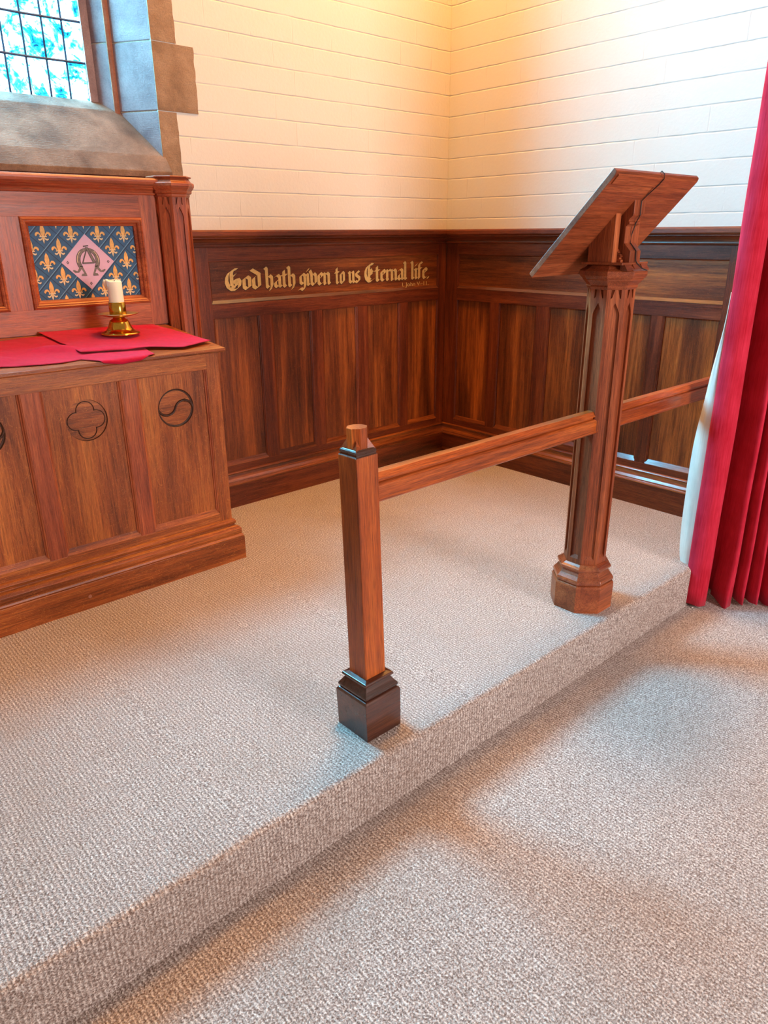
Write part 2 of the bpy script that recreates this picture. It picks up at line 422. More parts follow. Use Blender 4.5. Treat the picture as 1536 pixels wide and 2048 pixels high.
# painted inscription scraps at the glass foot are illegible marks: small dark dashes
# ================================================================== PANELLING
Z = dict(frT=1.30, frB=1.0956, pT=1.0224, pB=.2353, cm=.1961, sk=.134, cB=1.374, cT=1.4485)
def panelling(root, back, stiles, left_end, frieze, end_fn, frame='dado_frame_oak', pan='dado_oak'):
    """back=True: along x, face y=0 ; False: along y, face x=0 (stiles given as positions along the axis, corner at 0)"""
    ax = 'x' if back else 'y'
    def bx(a0, a1, d0, d1, z0, z1, mb=None):
        mb = mb or MB(); lo, hi = min(a0, a1), max(a0, a1)
        return mb.box(lo, hi, d0, d1, z0, z1) if back else mb.box(d0, d1, lo, hi, z0, z1)
    H = 'X' if back else 'Y'
    c = 0.0
    # rails
    far = left_end
    corner = stiles[0]
    for z0, z1, nm in ((Z['frT'], Z['cB']+.01, 'rail'), (Z['pT'], Z['frB'], 'rail'), (Z['cm']-.01, Z['pB'], 'rail')):
        bx(far, corner[0] if z0 != 99 else 0, 0, .028, z0, z1).build(nm, M[frame+H], root, bevel=.0015)
    # end and corner stiles full height
    bx(stiles[0][0], .0, -.0004, .028, Z['cm']-.012, Z['cB']+.012).build('stile', M[frame+'Z'], root, bevel=.0015)
    bx(far, stiles[-1][1], -.0006, .028, Z['cm']-.012, Z['cB']+.012).build('stile', M[frame+'Z'], root, bevel=.0015)
    for a, b_ in stiles[1:-1]:
        bx(a, b_, .0004, .028, Z['pB']-.004, Z['pT']+.004).build('stile', M[frame+'Z'], root, bevel=.0015)
    # lower panels, chamfered sill and stuck mouldings
    edges = [stiles[0][0]]
    for a, b_ in stiles[1:-1]: edges += [a, b_]
    edges.append(stiles[-1][1])
    for i in range(0, len(edges), 2):
        a, b_ = edges[i], edges[i+1]
        p = bx(a+.01, b_-.01, .012, .026, Z['pB']-.01, Z['pT']+.01).build('panel', M[pan+'Z'], root)
        lo, hi = min(a, b_), max(a, b_)
        s = MB(); s.sweep([(.0, Z['pB']-.002), (.0, Z['pB']+.001), (.013, Z['pB']+.028), (.014, Z['pB']-.002)], ax, lo, hi)
        s.build('sill_chamfer', M['gloss_oak'+H], root)
        for e, sg in ((lo, 1), (hi, -1)):
            s = MB(); q = [(e-sg*.001, .0015), (e+sg*.004, .0025), (e+sg*.007, .0065), (e+sg*.010, .0075), (e+sg*.0105, .014), (e-sg*.001, .014)]
            if not back: q = [(y_, x_) for x_, y_ in q]
            s.sweep(q, 'z', Z['pB']+.012, Z['pT']); s.build('stuck_moulding', M[frame+'Z'], root)
    # frieze panel
    lo, hi = frieze
    p = bx(lo-.01, hi+.01, .012, .026, Z['frB']-.01, Z['frT']+.01).build('frieze_panel', M[pan+H], root)
    s = MB(); s.sweep([(.0, Z['frB']-.002), (.0, Z['frB']+.001), (.013, Z['frB']+.018), (.014, Z['frB']-.002)], ax, lo, hi); s.build('sill_chamfer', M['gloss_dark'+H], root)
    for e, sg in ((lo, 1), (hi, -1)):
        s = MB(); q = [(e-sg*.001, .001), (e+sg*.0045, .0025), (e+sg*.008, .013), (e-sg*.001, .014)]
        if not back: q = [(y_, x_) for x_, y_ in q]
        s.sweep(q, 'z', Z['frB']+.01, Z['frT']); s.build('stuck_moulding', M[frame+'Z'], root)
    # cap moulding
    cap = [(.031, 1.366), (-.001, 1.366), (-.010, 1.368), (-.012, 1.375), (-.010, 1.380), (-.006, 1.382), (-.008, 1.390), (-.018, 1.402), (-.030, 1.408), (-.030, 1.413),
           (-.036, 1.415), (-.0405, 1.421), (-.0405, 1.440), (-.036, 1.4485), (.031, 1.4485)]
    mitre = lambda u, v: u
    s = MB(); s.sweep(cap, ax, far, mitre); s.build('cap_moulding', M[frame+H], root, bevel=.0008)
    base = [(.031, .128), (-.0285, .128), (-.0285, .134), (-.026, .140), (-.022, .1405), (-.021, .148), (-.012, .160), (-.007, .176), (-.006, .184), (-.010, .186), (-.013, .190), (-.010, .196), (-.001, .198), (.031, .198)]
    s = MB(); s.sweep(base, ax, far, mitre); s.build('base_moulding', M['gloss_oak'+H], root, bevel=.0006)
    sk = [(.031, -.01), (-.0265, -.01), (-.0265, .127), (-.022, .1285), (.031, .1285)]
    s = MB(); s.sweep(sk, ax, far, mitre); s.build('skirting', M[frame+H], root, bevel=.001)
stA = [(-.0664, 0), (-.4095, -.3392), (-.7582, -.6773), (-1.0963, -1.020), (-1.4374, -1.3625), (-2.10, -1.717)]
stA = [(-.0664, 0)] + [(b, a) for a, b in stA[1:-1]] + [(-1.717, -1.717)]
wa = thing('wainscot_panelling', (-1.0, 0, 0), 'dark oak wainscot with a gilt blackletter inscription, on the wall beside the altar', 'wall panelling')
panelling(wa, True, stA, -2.008, (-1.717, -.0664), None)
stB = [(-.1019, 0), (-.3829, -.4526), (-.7355, -.8206), (-1.106, -1.176), (-1.4668, -1.5288), (-1.824, -1.824)]
wb = thing('wainscot_panelling', (0, -1.0, 0), 'dark oak wainscot without lettering, on the wall behind the lectern', 'wall panelling')
panelling(wb, False, stB, -2.0, (-1.8277, -.1019), None)
for x, y, z in ((.0112, -.51, .52), ):
    pass

# ---- blackletter inscription: broad-nib strokes
NIB = (.105, .088)
G = {
 'G': (1.02, [[(.50, 1.52), (.24, 1.34), (.10, 1.02), (.06, .62), (.16, .26), (.40, .02), (.62, .02), (.84, .24), (.90, .60), (.78, .82), (.52, .74)], [(.44, 1.50), (.38, 1.2), (.38, .28), (.52, .14)], [(.38, 1.22), (.52, 1.56), (.74, 1.56)], [(.52, .74), (.66, .52), (.64, .30)], [(.42, .95), (.62, 1.2)]]),
 'E': (.95, [[(.50, 1.52), (.24, 1.34), (.10, 1.02), (.06, .62), (.16, .26), (.40, .02), (.60, .04), (.80, .20)], [(.44, 1.46), (.38, 1.2), (.38, .28), (.50, .16)], [(.38, 1.22), (.54, 1.56), (.76, 1.50)], [(.38, .80), (.60, .92), (.72, .82)], [(.56, 1.10), (.62, .62)]]),
 'o': (.62, [[(.32, .98), (.13, .82), (.13, .18), (.30, .02)], [(.32, .98), (.49, .84), (.49, .18), (.30, .02)]]),
 'd': (.66, [[(.30, .98), (.13, .82), (.13, .18), (.31, .02), (.50, .18), (.50, 1.12), (.02, 1.50)]]),
 'h': (.64, [[(.02, 1.60), (.13, 1.48), (.13, .14), (.24, .03)], [(.13, .78), (.34, .98), (.50, .82), (.50, .16), (.36, -.18)]]),
 'a': (.64, [[(.12, .84), (.32, .98), (.48, .84), (.48, .14), (.58, .04)], [(.46, .62), (.14, .44), (.14, .16), (.28, .02), (.46, .20)]]),
 't': (.48, [[(.18, 1.30), (.18, .16), (.30, .02), (.42, .12)], [(.02, .96), (.40, .96)]]),
 'g': (.62, [[(.32, .98), (.13, .82), (.13, .28), (.30, .14), (.49, .30)], [(.32, .98), (.49, .84), (.49, -.04), (.34, -.34), (.16, -.20), (.00, -.26)]]),
 'i': (.34, [[(.05, .95), (.14, .86), (.14, .14), (.24, .03)], [(.12, 1.20), (.22, 1.36)]]),
 'v': (.62, [[(.00, 1.22), (.13, .90), (.13, .18), (.30, .02), (.49, .20), (.49, .82), (.34, .98)]]),
 'e': (.54, [[(.30, .98), (.13, .82), (.13, .18), (.28, .02), (.46, .14)], [(.30, .98), (.46, .82), (.42, .66), (.15, .50)]]),
 'n': (.66, [[(.04, .95), (.13, .86), (.13, .10), (.20, .02)], [(.13, .78), (.34, .98), (.50, .84), (.50, .14), (.60, .04)]]),
 'u': (.66, [[(.04, .95), (.13, .86), (.13, .16), (.30, .02), (.48, .18)], [(.40, .97), (.49, .86), (.49, .14), (.60, .03)]]),
 's': (.56, [[(.42, .86), (.28, .98), (.12, .84), (.14, .64), (.44, .42), (.44, .16), (.28, .02), (.06, .14)]]),
 'r': (.46, [[(.04, .95), (.13, .86), (.13, .14), (.22, .04)], [(.13, .76), (.32, .98), (.42, .88)]]),
 'l': (.34, [[(.02, 1.60), (.13, 1.48), (.13, .14), (.24, .03)]]),
 'f': (.44, [[(.14, .02), (.14, 1.30), (.28, 1.52), (.42, 1.42)], [(.00, .96), (.36, .96)]]),
 '.': (.2, [[(.04, .10), (.10, .02)]]),
}
def letters(word, x0, x1, zb, xh, y, mb, grow=0.0):
    tot = sum(G[c][0] for c in word); k = (x1-x0)/tot; x = x0; eps = 0
    for c in word:
        for st in G[c][1]:
            for (ax_, az), (bx_, bz) in zip(st[:-1], st[1:]):
                A = Vector((x+ax_*k, zb+az*xh)); B = Vector((x+bx_*k, zb+bz*xh)); nb = Vector((NIB[0]*k*1.05, NIB[1]*xh))
                if grow:
                    d = (B-A).normalized()*grow; A = A-d; B = B+d; nb = nb+nb.normalized()*grow
                q = [A-nb, A+nb, B+nb, B-nb]
                cr = (q[1]-q[0]).cross(q[2]-q[1]) if hasattr(q[0], 'cross') else 0
                eps += 1
                yy = y-(eps % 7)*.00003
                vs = [(p.x, yy, p.y) for p in q]+[(p.x, .0125, p.y) for p in q]
                mb.add(vs, [(0, 1, 2, 3), (0, 4, 5, 1), (1, 5, 6, 2), (2, 6, 7, 3), (3, 7, 4, 0)])
        x += G[c][0]*k
words = [('God', -1.624, -1.406), ('hath', -1.384, -1.186), ('given', -1.163, -.944), ('to', -.910, -.836), ('us', -.811, -.720), ('Eternal', -.686, -.338), ('life.', -.305, -.143)]
for w_, a, b_ in words:
    mg, me_ = MB(), MB()
    letters(w_, a, b_, 1.159, .0645, .0100, mg); letters(w_, a+.0015, b_+.0015, 1.1582, .0645, .0113, me_, grow=.0022)
    lt = mg.build('gilt_word', M['gold'], wa, label='gilt blackletter word '+w_.strip('.'))
    me_.build('letter_outline', M['letter_edge'], lt)
fc = bpy.data.curves.new('citation', 'FONT'); fc.body = 'I. John V\u201311.'; fc.size = .034; fc.extrude = .0006
fo = bpy.data.objects.new('citation_tmp', fc); COL.objects.link(fo)
bpy.context.view_layer.update()
me2 = bpy.data.meshes.new_from_object(fo.evaluated_get(bpy.context.evaluated_depsgraph_get()))
bpy.data.objects.remove(fo)
xs = [v.co.x for v in me2.vertices]; kx = .232/(max(xs)-min(xs))
for v in me2.vertices: v.co = Vector((-.383+v.co.x*kx, .0112-v.co.z, 1.118+v.co.y))-wloc(wa)
me2.materials.clear(); me2.materials.append(M['gold'])
co = bpy.data.objects.new('citation', me2); COL.objects.link(co); co.parent = wa

# ================================================================== ALTAR
YA = -.61; YS = -.646
def zt(y): return .979+.1037*(y+.64)     # the altar top rises a little towards the back
altar = thing('altar', (-2.9, -.35, 0), 'carved oak altar with roundels on its panels, beneath the window', 'altar')
AX0 = -4.0; AXR = -2.054
b = MB(); b.box(AX0, AXR-.002, YA+.02, -.105, .0, .94); b.build('carcass', M['altar_oakX'], altar)
b = MB(); b.box(AX0, AXR, YA, YA+.022, .8927, .965); b.build('rail', M['altar_oakX'], altar, bevel=.0015)
b = MB(); b.box(AX0, AXR, YA, YA+.022, .19, .2339); b.build('rail', M['altar_oakX'], altar, bevel=.0015)
b = MB(); b.box(-2.1137, AXR+.0004, YA-.0005, YA+.03, .188, .966); b.build('stile', M['altar_oakZ'], altar, bevel=.002)
ast = [(-2.491, -2.4258), (-2.8662, -2.7985), (-3.241, -3.171), (-3.616, -3.546), (-3.99, -3.92)]
for a, b_ in ast:
    q = MB(); q.box(a, b_, YA+.0006, YA+.022, .232, .896); q.build('stile', M['reredos_oakZ'], altar, bevel=.0015)
pe = [-2.1137]+[v for a, b_ in ast for v in (b_, a)]
YP = YA+.013
def circ(cx, cz, r, n=64): return [(cx+r*math.cos(2*PI*i/n), cz+r*math.sin(2*PI*i/n)) for i in range(n)]
def quatrefoil(u, v):
    lob = [(0, .47), (.47, 0), (0, -.47), (-.47, 0)]
    d = min(math.hypot(u-a, v-b_)-.43 for a, b_ in lob)
    d = min(d, math.hypot(u, v)-.28)
    r = math.hypot(u, v)
    if d > 0: h = -.85+.80*max(0, 1-d/.07)**1.2
    else:
        e = -d
        h = -.05-.50*min(1, e/.05)
        if e > .11: h = -.55-.45*min(1, (e-.11)/.035)
        if e > .20: h = -1.0+.18*min(1, (e-.20)/.2)
    if r > .95: h = h*(1-r)/.05 if r < 1 else 0
    return h
def mouchette(u, v, ph=.35, n=2):
    r = math.hypot(u, v)
    # S-curved rib dividing the roundel
    a = math.atan2(v, u)+ph; x, y = r*math.cos(a), r*math.sin(a)
    d = 1.0
    # S curve from two half circles of radius .5
    d = min(d, abs(math.hypot(x-.5, y)-.5) if y >= -0.02 else 9)
    d = min(d, abs(math.hypot(x+.5, y)-.5) if y <= 0.02 else 9)
    d2 = abs(math.hypot(u-.15, v-.35)-.42) if (u+v) > .75 else 9
    rib = max(0, 1-(d/.11)**2); rib2 = max(0, 1-(min(d2, 9)/.07)**2)
    h = -1.0+.95*rib**.8+.3*rib2*(1-rib)
    rim = r-.84
    if rim > 0: h = max(h, -1.0+.75*min(1, rim/.06))
    if r > .95: h = h*(1-r)/.05 if r < 1 else 0
    return h
kinds = [mouchette, quatrefoil, lambda u, v: mouchette(-u, v), quatrefoil, mouchette]
for i in range(5):
    xr, xl = pe[2*i], pe[2*i+1]; cx = (xl+xr)/2+.004 if i else -2.264; cz = [.748, .758, .765, .758, .76][i]; R = .081
    if i == 1: cx = -2.638
    b = MB(); F = lambda u, v: (u, YP, v)
    b.poly3([[(xl-.008, .226), (xr+.008, .226), (xr+.008, .90), (xl-.008, .90)], circ(cx, cz, R)], F)
    pn = b.build('panel', M['altar_oakZ'], altar)
    n_, m_ = 72, 26; vs = []; fs = []
    for k in range(m_+1):
        r = 1.0*(1-k/m_)**.8 if k < m_ else 0
        for j in range(n_):
            u, v = r*math.cos(2*PI*j/n_), r*math.sin(2*PI*j/n_)
            vs.append((cx+u*R, YP-kinds[i](u, v)*.011, cz+v*R))
    n2 = 130; vs = []; fs = []
    for jj in range(n2+1):
        for ii in range(n2+1):
            # concentric square-to-disc mapping
            a_, c_ = 2*ii/n2-1, 2*jj/n2-1
            u = a_*math.sqrt(max(0, 1-c_*c_/2)); v = c_*math.sqrt(max(0, 1-a_*a_/2))
            vs.append((cx+u*R*1.002, YP-kinds[i](u, v)*.021, cz+v*R*1.002))
    for jj in range(n2):
        for ii in range(n2):
            k = jj*(n2+1)+ii; fs.append((k, k+1, k+n2+2, k+n2+1))
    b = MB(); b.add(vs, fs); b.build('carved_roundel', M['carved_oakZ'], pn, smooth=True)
    s = MB(); s.sweep([(YA, .232), (YA, .235), (YP+.001, .262), (YP+.003, .232)], 'x', xl, xr); s.build('sill_chamfer', M['altar_oakX'], altar)
    for e, sg in ((xl, 1), (xr, -1)):
        s = MB(); s.sweep([(e-sg*.001, YA+.0015), (e+sg*.004, YA+.003), (e+sg*.007, YA+.0075), (e+sg*.011, YA+.009), (e+sg*.0115, YP+.002), (e-sg*.001, YP+.002)], 'z', .246, .8927)
        s.build('stuck_moulding', M['reredos_oakZ'], altar)
s = MB(); s.sweep([(YA-.026, .9620), (YA-.030, .966), (YA-.030, .9785), (-.106, zt(-.106)), (-.106, zt(-.106)-.017)], 'x', AX0, AXR+.022); s.build('top', M['altar_oakX'], altar, bevel=.0012)
bm_ = [(-.5, .110), (YS+.003, .110), (YS+.001, .116), (YS+.004, .124), (YS+.008, .126), (YS+.006, .136), (YS+.006, .150), (YS+.014, .162), (YS+.026, .168), (YS+.029, .172), (YS+.024, .178), (YS+.022, .187), (YS+.028, .196), (YA+.001, .200), (-.5, .2)]
s = MB(); s.sweep(bm_, 'x', AX0, lambda u, v: AXR+(YA-u if u > -.66 and u < -.59 else -.01)+.0); s.build('base_moulding', M['altar_oakX'], altar, bevel=.0008)
s = MB(); s.box(AX0, -2.015, YS, -.5, -.008, .111); s.build('plinth', M['altar_oakX'], altar, bevel=.0015)
s = MB(); lathe(s, 0, 0, [(.0075, 0), (.0075, .0012)], 20)
s.v = [(-2.752+x_, YS-z_, .0535+y_) for x_, y_, z_ in s.v]; s.build('plug', M['plug'], altar)

# ================================================================== REREDOS
YR = -.105
rer = thing('reredos', (-2.9, -.09, 1.035), 'oak reredos with painted blue and gold panel framed above the altar', 'reredos')
pn_x = [(-2.611, -2.092), (-3.22, -2.701), (-3.83, -3.31)]
pz = (1.136, 1.501)
for z0, z1 in ((1.036, pz[0]+.004), (pz[1]-.004, 1.606)):
    b = MB(); b.box(AX0, -2.092, YR, .02, z0, z1); b.build('rail', M['reredos_oakX'], rer, bevel=.001)
sx = [(-2.092, -2.012), (-2.701, -2.611), (-3.31, -3.22)]
for i, (a, b_) in enumerate(sx):
    z0, z1 = (1.036, 1.606) if i == 0 else (pz[0], pz[1])
    b = MB(); b.box(a-.004, b_+(0 if i == 0 else .004), YR-.0004, .02, z0, z1); b.build('stile', M['reredos_oakZ'], rer, bevel=.001)
for k, (a, b_) in enumerate(pn_x):
    fr = MB(); z0, z1 = pz
    # bolection frame: profile (inward offset, y)
    pr_ = [(0, YR), (.003, YR-.010), (.010, YR-.013), (.014, YR-.009), (.018, YR-.010), (.023, YR-.006), (.026, YR+.004), (.0355, YR+.010), (.0365, YR+.022), (0, YR+.022)]
    cor = [(a, z0, 1, 1), (b_, z0, -1, 1), (b_, z1, -1, -1), (a, z1, 1, -1)]
    rings = [[(x_+sx_*o, y_, z_+sz_*o) for o, y_ in pr_] for x_, z_, sx_, sz_ in cor]; n = len(pr_)
    vs = [p for r in rings for p in r]; fs = []
    for c in range(4):
        d = (c+1) % 4
        for j in range(n): fs.append((c*n+j, c*n+(j+1) % n, d*n+(j+1) % n, d*n+j))
    fr.add(vs, fs); fro = fr.build('panel_frame', M['reredos_oakX'], rer)
    # painted panel (flat, with its pattern in the mesh)
    X0, X1, Z0, Z1 = a+.034, b_-.034, z0+.032, z1-.025
    cx, cz = (X0+X1)/2+.0035, 1.3195
    W2, H2 = .0572, .0568       # half cell
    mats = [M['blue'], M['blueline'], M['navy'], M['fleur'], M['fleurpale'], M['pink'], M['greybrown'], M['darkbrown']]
    p = MB(); YPn = YR+.020
    p.box(X0, X1, YPn, YPn+.006, Z0, Z1)
    def clip(poly):
        for (axn, lim, sgn) in ((0, X0, 1), (0, X1, -1), (1, Z0, 1), (1, Z1, -1)):
            out = []
            for i in range(len(poly)):
                A, B = poly[i], poly[(i+1) % len(poly)]
                ia, ib = (A[axn]-lim)*sgn >= 0, (B[axn]-lim)*sgn >= 0
                if ia: out.append(A)
                if ia != ib:
                    t = (lim-A[axn])/(B[axn]-A[axn]); out.append((A[0]+t*(B[0]-A[0]), A[1]+t*(B[1]-A[1])))
            poly = out
            if len(poly) < 3: return []
        return poly
    lay = [0]
    def flat(poly, mi, lev):
        # lev: layer height; concave polygons are tessellated then clipped
        p.cur = mi
        for t in tessellate_polygon([[Vector((u, v, 0)) for u, v in poly]]):
            q = clip([poly[i] for i in t])
            if q:
                yv = YPn-.0003-lev*.00022
                p.add([(u, yv, v) for u, v in q], [tuple(range(len(q)))])
    def line(u0, v0, u1, v1, w_, mi, lev):
        d = Vector((u1-u0, v1-v0)).normalized(); nn = Vector((-d.y, d.x))*w_/2
        flat([(u0-nn.x, v0-nn.y), (u1-nn.x, v1-nn.y), (u1+nn.x, v1+nn.y), (u0+nn.x, v0+nn.y)], mi, lev)
    # lattice
    for i in range(-9, 10):
        u = cx+(2*i+0)*W2
        L = 12
        line(u-L*W2, cz-L*H2, u+L*W2, cz+L*H2, .0022, 1, 1)
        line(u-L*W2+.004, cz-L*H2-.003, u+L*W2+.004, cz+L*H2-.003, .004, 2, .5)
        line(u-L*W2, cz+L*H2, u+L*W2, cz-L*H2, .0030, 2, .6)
    half = [(0, .0330), (.0045, .024), (.0068, .012), (.0062, .003), (.0040, -.004), (.0036, -.0075), (.0040, -.0110), (.0028, -.018), (0, -.030)]
    petal = [(.0045, -.006), (.0075, .002), (.0120, .0075), (.0175, .0070), (.0215, .0030), (.0228, -.0020), (.0205, -.0058), (.0172, -.0040), (.0162, -.0005), (.0130, .0010), (.0100, -.0020), (.0075, -.0075)]
    band = [(-.0105, -.0090), (.0105, -.0090), (.0105, -.0058), (-.0105, -.0058)]
    foot = [(.0035, -.0090), (.0062, -.0130), (.0110, -.0150), (.0135, -.0125), (.0150, -.0165), (.0110, -.0200), (.0060, -.0185), (.0028, -.0130)]
    def fleur(u, v, s=1.0):
        sh = lambda P, du=0, dv=0: [(u+a1*1.42+du, v+b1*1.26+dv) for a1, b1 in P]
        mr = lambda P: [(-a1, b1) for a1, b1 in reversed(P)]
        ctr = [(a1, b1) for a1, b1 in half]+[(-a1, b1) for a1, b1 in reversed(half[1:-1])]
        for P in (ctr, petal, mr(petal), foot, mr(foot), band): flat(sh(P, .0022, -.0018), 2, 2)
        flat(sh(ctr), 3, 3)
        flat(sh([(0, -.011), (.0030, -.018), (0, -.030), (-.0030, -.018)]), 4, 3.4)
        for P in (petal, mr(petal)): flat(sh(P), 3, 3.2)
        for P in (foot, mr(foot)): flat(sh(P), 4, 3.3)
        flat(sh(band), 4, 4)
    for i in range(-6, 7):
        for j in range(-5, 6):
            if (i+j) % 2 and not (abs(i)+abs(j) == 1): fleur(cx+i*W2, cz+j*H2)
    flat([(cx-2*W2, cz), (cx, cz-2*H2), (cx+2*W2, cz), (cx, cz+2*H2)], 5, 6)
    for du, dv in ((-.088, 0), (.088, 0), (0, -.088)):
        flat([(cx+du-.006, cz+dv), (cx+du, cz+dv-.007), (cx+du+.006, cz+dv), (cx+du, cz+dv+.007)], 7, 7)
        flat([(cx+du-.0025, cz+dv), (cx+du, cz+dv-.003), (cx+du+.0025, cz+dv), (cx+du, cz+dv+.003)], 5, 7.5)
    # omega
    def arc(r_, w_, a0, a1, mi, lev, oy=.006, sx_=1, n=26):
        o_, i_ = [], []
        for q in range(n+1):
            t = a0+(a1-a0)*q/n; ww = w_*(.55+.45*abs(math.cos(t)))
            o_.append((cx+sx_*(r_+ww/2)*math.cos(t), cz+oy+(r_+ww/2)*1.08*math.sin(t)))
            i_.append((cx+sx_*(r_-ww/2)*math.cos(t), cz+oy+(r_-ww/2)*1.08*math.sin(t)))
        for q in range(n): flat([o_[q], o_[q+1], i_[q+1], i_[q]], mi, lev)
    arc(.042, .019, math.radians(-42), math.radians(222), 7, 7)
    arc(.042, .014, math.radians(-40), math.radians(220), 6, 8)
    arc(.046, .0025, math.radians(-10), math.radians(50), 4, 9); arc(.046, .0025, math.radians(130), math.radians(190), 4, 9)
    for s_ in (-1, 1):
        q = lambda P: [(cx+s_*a1, cz+b1) for a1, b1 in P]
        flat(q([(.027, -.018), (.040, -.014), (.024, -.046), (.034, -.047), (.037, -.054), (.012, -.055), (.016, -.044)]), 6, 8)
        flat(q([(.030, -.020), (.040, -.018), (.052, -.036), (.068, -.030), (.072, -.034), (.062, -.043), (.046, -.042), (.036, -.032)]), 6, 8.2)
        line(cx+s_*.014, cz-.056, cx+s_*.038, cz-.055, .002, 7, 9)
    # alpha
    line(cx+.002, cz+.058, cx-.026, cz-.006, .005, 7, 10)
    flat([(cx-.006, cz+.062), (cx+.006, cz+.060), (cx+.034, cz-.004), (cx+.020, cz-.004)], 7, 10.2)
    flat([(cx-.003, cz+.060), (cx+.004, cz+.058), (cx+.031, cz-.003), (cx+.022, cz-.003)], 6, 10.6)
    line(cx-.014, cz+.064, cx+.009, cz+.067, .005, 7, 10.8)
    line(cx-.024, cz-.004, cx+.026, cz-.003, .0065, 7, 11); line(cx-.022, cz-.004, cx+.024, cz-.003, .003, 6, 11.4)
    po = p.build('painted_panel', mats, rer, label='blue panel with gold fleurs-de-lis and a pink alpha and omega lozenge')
capr = [(.02, 1.592), (YR-.002, 1.592), (YR-.010, 1.594), (YR-.013, 1.600), (YR-.010, 1.604), (YR-.014, 1.610), (YR-.024, 1.616), (YR-.028, 1.622), (YR-.033, 1.624), (YR-.040, 1.634), (YR-.043, 1.644), (YR-.043, 1.652), (YR-.036, 1.660), (.02, 1.664)]
s = MB(); s.sweep(capr, 'x', AX0, -2.0); s.build('cap_moulding', M['reredos_oakX'], rer, bevel=.0008)
s = MB(); s.box(AX0, -2.02, -.10, .0, .94, 1.04); s.build('backing_board', M['dark_oakX'], rer)

# ---- facets with pointed sunk panels
def column_shaft(parent, cx, cy, ap, z0, z1, zp0, zp1, mat, pw=.036, depth=.007, only=None):
    side = 2*ap*math.tan(PI/8); b = MB()
    for k in range(8):
        a = k*PI/4; nx, ny = math.cos(a), math.sin(a); tx, ty = -ny, nx
        def F(u, v, d=0): return (cx+nx*(ap-d)+tx*u, cy+ny*(ap-d)+ty*u, v)
        hw = pw/2
        lan = [(-hw, zp0), (hw, zp0), (hw, zp1-.040), (hw*.80, zp1-.028), (hw*.42, zp1-.014), (0, zp1), (-hw*.42, zp1-.014), (-hw*.80, zp1-.028), (-hw, zp1-.040)]
        zt_ = z1-.006
        tr = lambda s_: [(s_*.0045, zt_-.002), (s_*hw*.98, zt_-.002), (s_*hw*.98, zt_-.034), (s_*hw*.72, zt_-.030)]
        ta, tb = tr(1), list(reversed(tr(-1)))
        outer = [(-side/2, z0), (side/2, z0), (side/2, z1), (-side/2, z1)]
        holes = [lan, ta, tb]
        b.poly3([outer]+holes, F)
        for h in holes:
            n = len(h); hc = (sum(p[0] for p in h)/n, sum(p[1] for p in h)/n)
            vs = [F(u, v) for u, v in h]+[F(u, v, depth) for u, v in h]
            if h is lan:   # sloping foot
                vs = [F(u, v) for u, v in h]+[F(u, v+(.014 if i < 2 else 0), depth) for i, (u, v) in enumerate(h)]
            fs = [(i, (i+1) % n, n+(i+1) % n, n+i) for i in range(n)]; fs.append(tuple(range(n, 2*n)))
            b.add(vs, fs)
    return b.build('shaft', mat, parent)

pil = thing('wooden_pillar', (-1.938, -.10, 0), 'octagonal oak pillar with moulded capital, at the right end of the reredos', 'pillar')
px_, py_ = -1.938, -.10
column_shaft(pil, px_, py_, .0765, 0.0, 1.592, .25, 1.545, M['reredos_oakZ'], pw=.034)
def octring(mb, cx, cy, prof): mb.loft([ngon(cx, cy, ap*OCT, z) for ap, z in prof])
b = MB(); octring(b, px_, py_, [(.077, 1.585), (.080, 1.590), (.080, 1.597), (.086, 1.600), (.090, 1.606), (.088, 1.610), (.097, 1.622), (.101, 1.630), (.101, 1.641), (.099, 1.643), (.090, 1.648), (.080, 1.662), (.090, 1.664), (.092, 1.668), (.090, 1.671)])
b.build('capital', M['reredos_oakX'], pil, bevel=.0008)

# ================================================================== ALTAR LINENS AND CANDLE
def cloth_sheet(name, back, front, nx, ny, lift, label, seed, hang=None):
    """back/front: polylines [(x,y)] matched by parameter; laid on the altar top"""
    def interp(pl, t):
        t = min(max(t, 0), 1); n = len(pl)-1; k = min(int(t*n), n-1); f = t*n-k
        return Vector(pl[k]).lerp(Vector(pl[k+1]), f)
    vs = []; fs = []
    for j in range(ny+1):
        for i in range(nx+1):
            s_, t_ = i/nx, j/ny
            p = interp(back, s_).lerp(interp(front, s_), t_)
            w = mnoise.noise(Vector((p.x*7, p.y*9, seed)))*.5+mnoise.noise(Vector((p.x*19+p.y*14, p.y*17, seed+4)))*.28
            w2 = max(0, mnoise.noise(Vector((p.x*5+p.y*8, p.y*3-p.x*2, seed+9)))-.15)
            z = zt(p.y)+lift+.0035+.0065*max(-.6, w)+.035*w2*min(1, 12*min(s_, 1-s_, t_+.02, 1-t_))
            e = min(s_, 1-s_)*nx
            if hang and p.y < -.640:
                o = -.640-p.y; z = zt(-.64)+.002-o*.9; p.y = -.6415-.15*o
            # ridge folds
            vs.append((p.x, p.y, z))
    for j in range(ny):
        for i in range(nx):
            k = j*(nx+1)+i; fs.append((k, k+1, k+nx+2, k+nx+1))
    b = MB(); b.add(vs, fs)
    o = b.build(name, M['altar_cloth'], None, smooth=True)
    md = o.modifiers.new('sol', 'SOLIDIFY'); md.thickness = .0014; md.offset = 1
    tag(o, label, 'cloth', group=None)
    # stitched hem as child
    h = MB()
    fr_ = [vs[ny*(nx+1)+i] for i in range(nx+1)]
    tube(h, [(x_, y_-.0005, z_+.0002) for x_, y_, z_ in fr_], .0013, 5)
    hm = h.build('hem', M['hem'], None); hm.parent = o
    return o
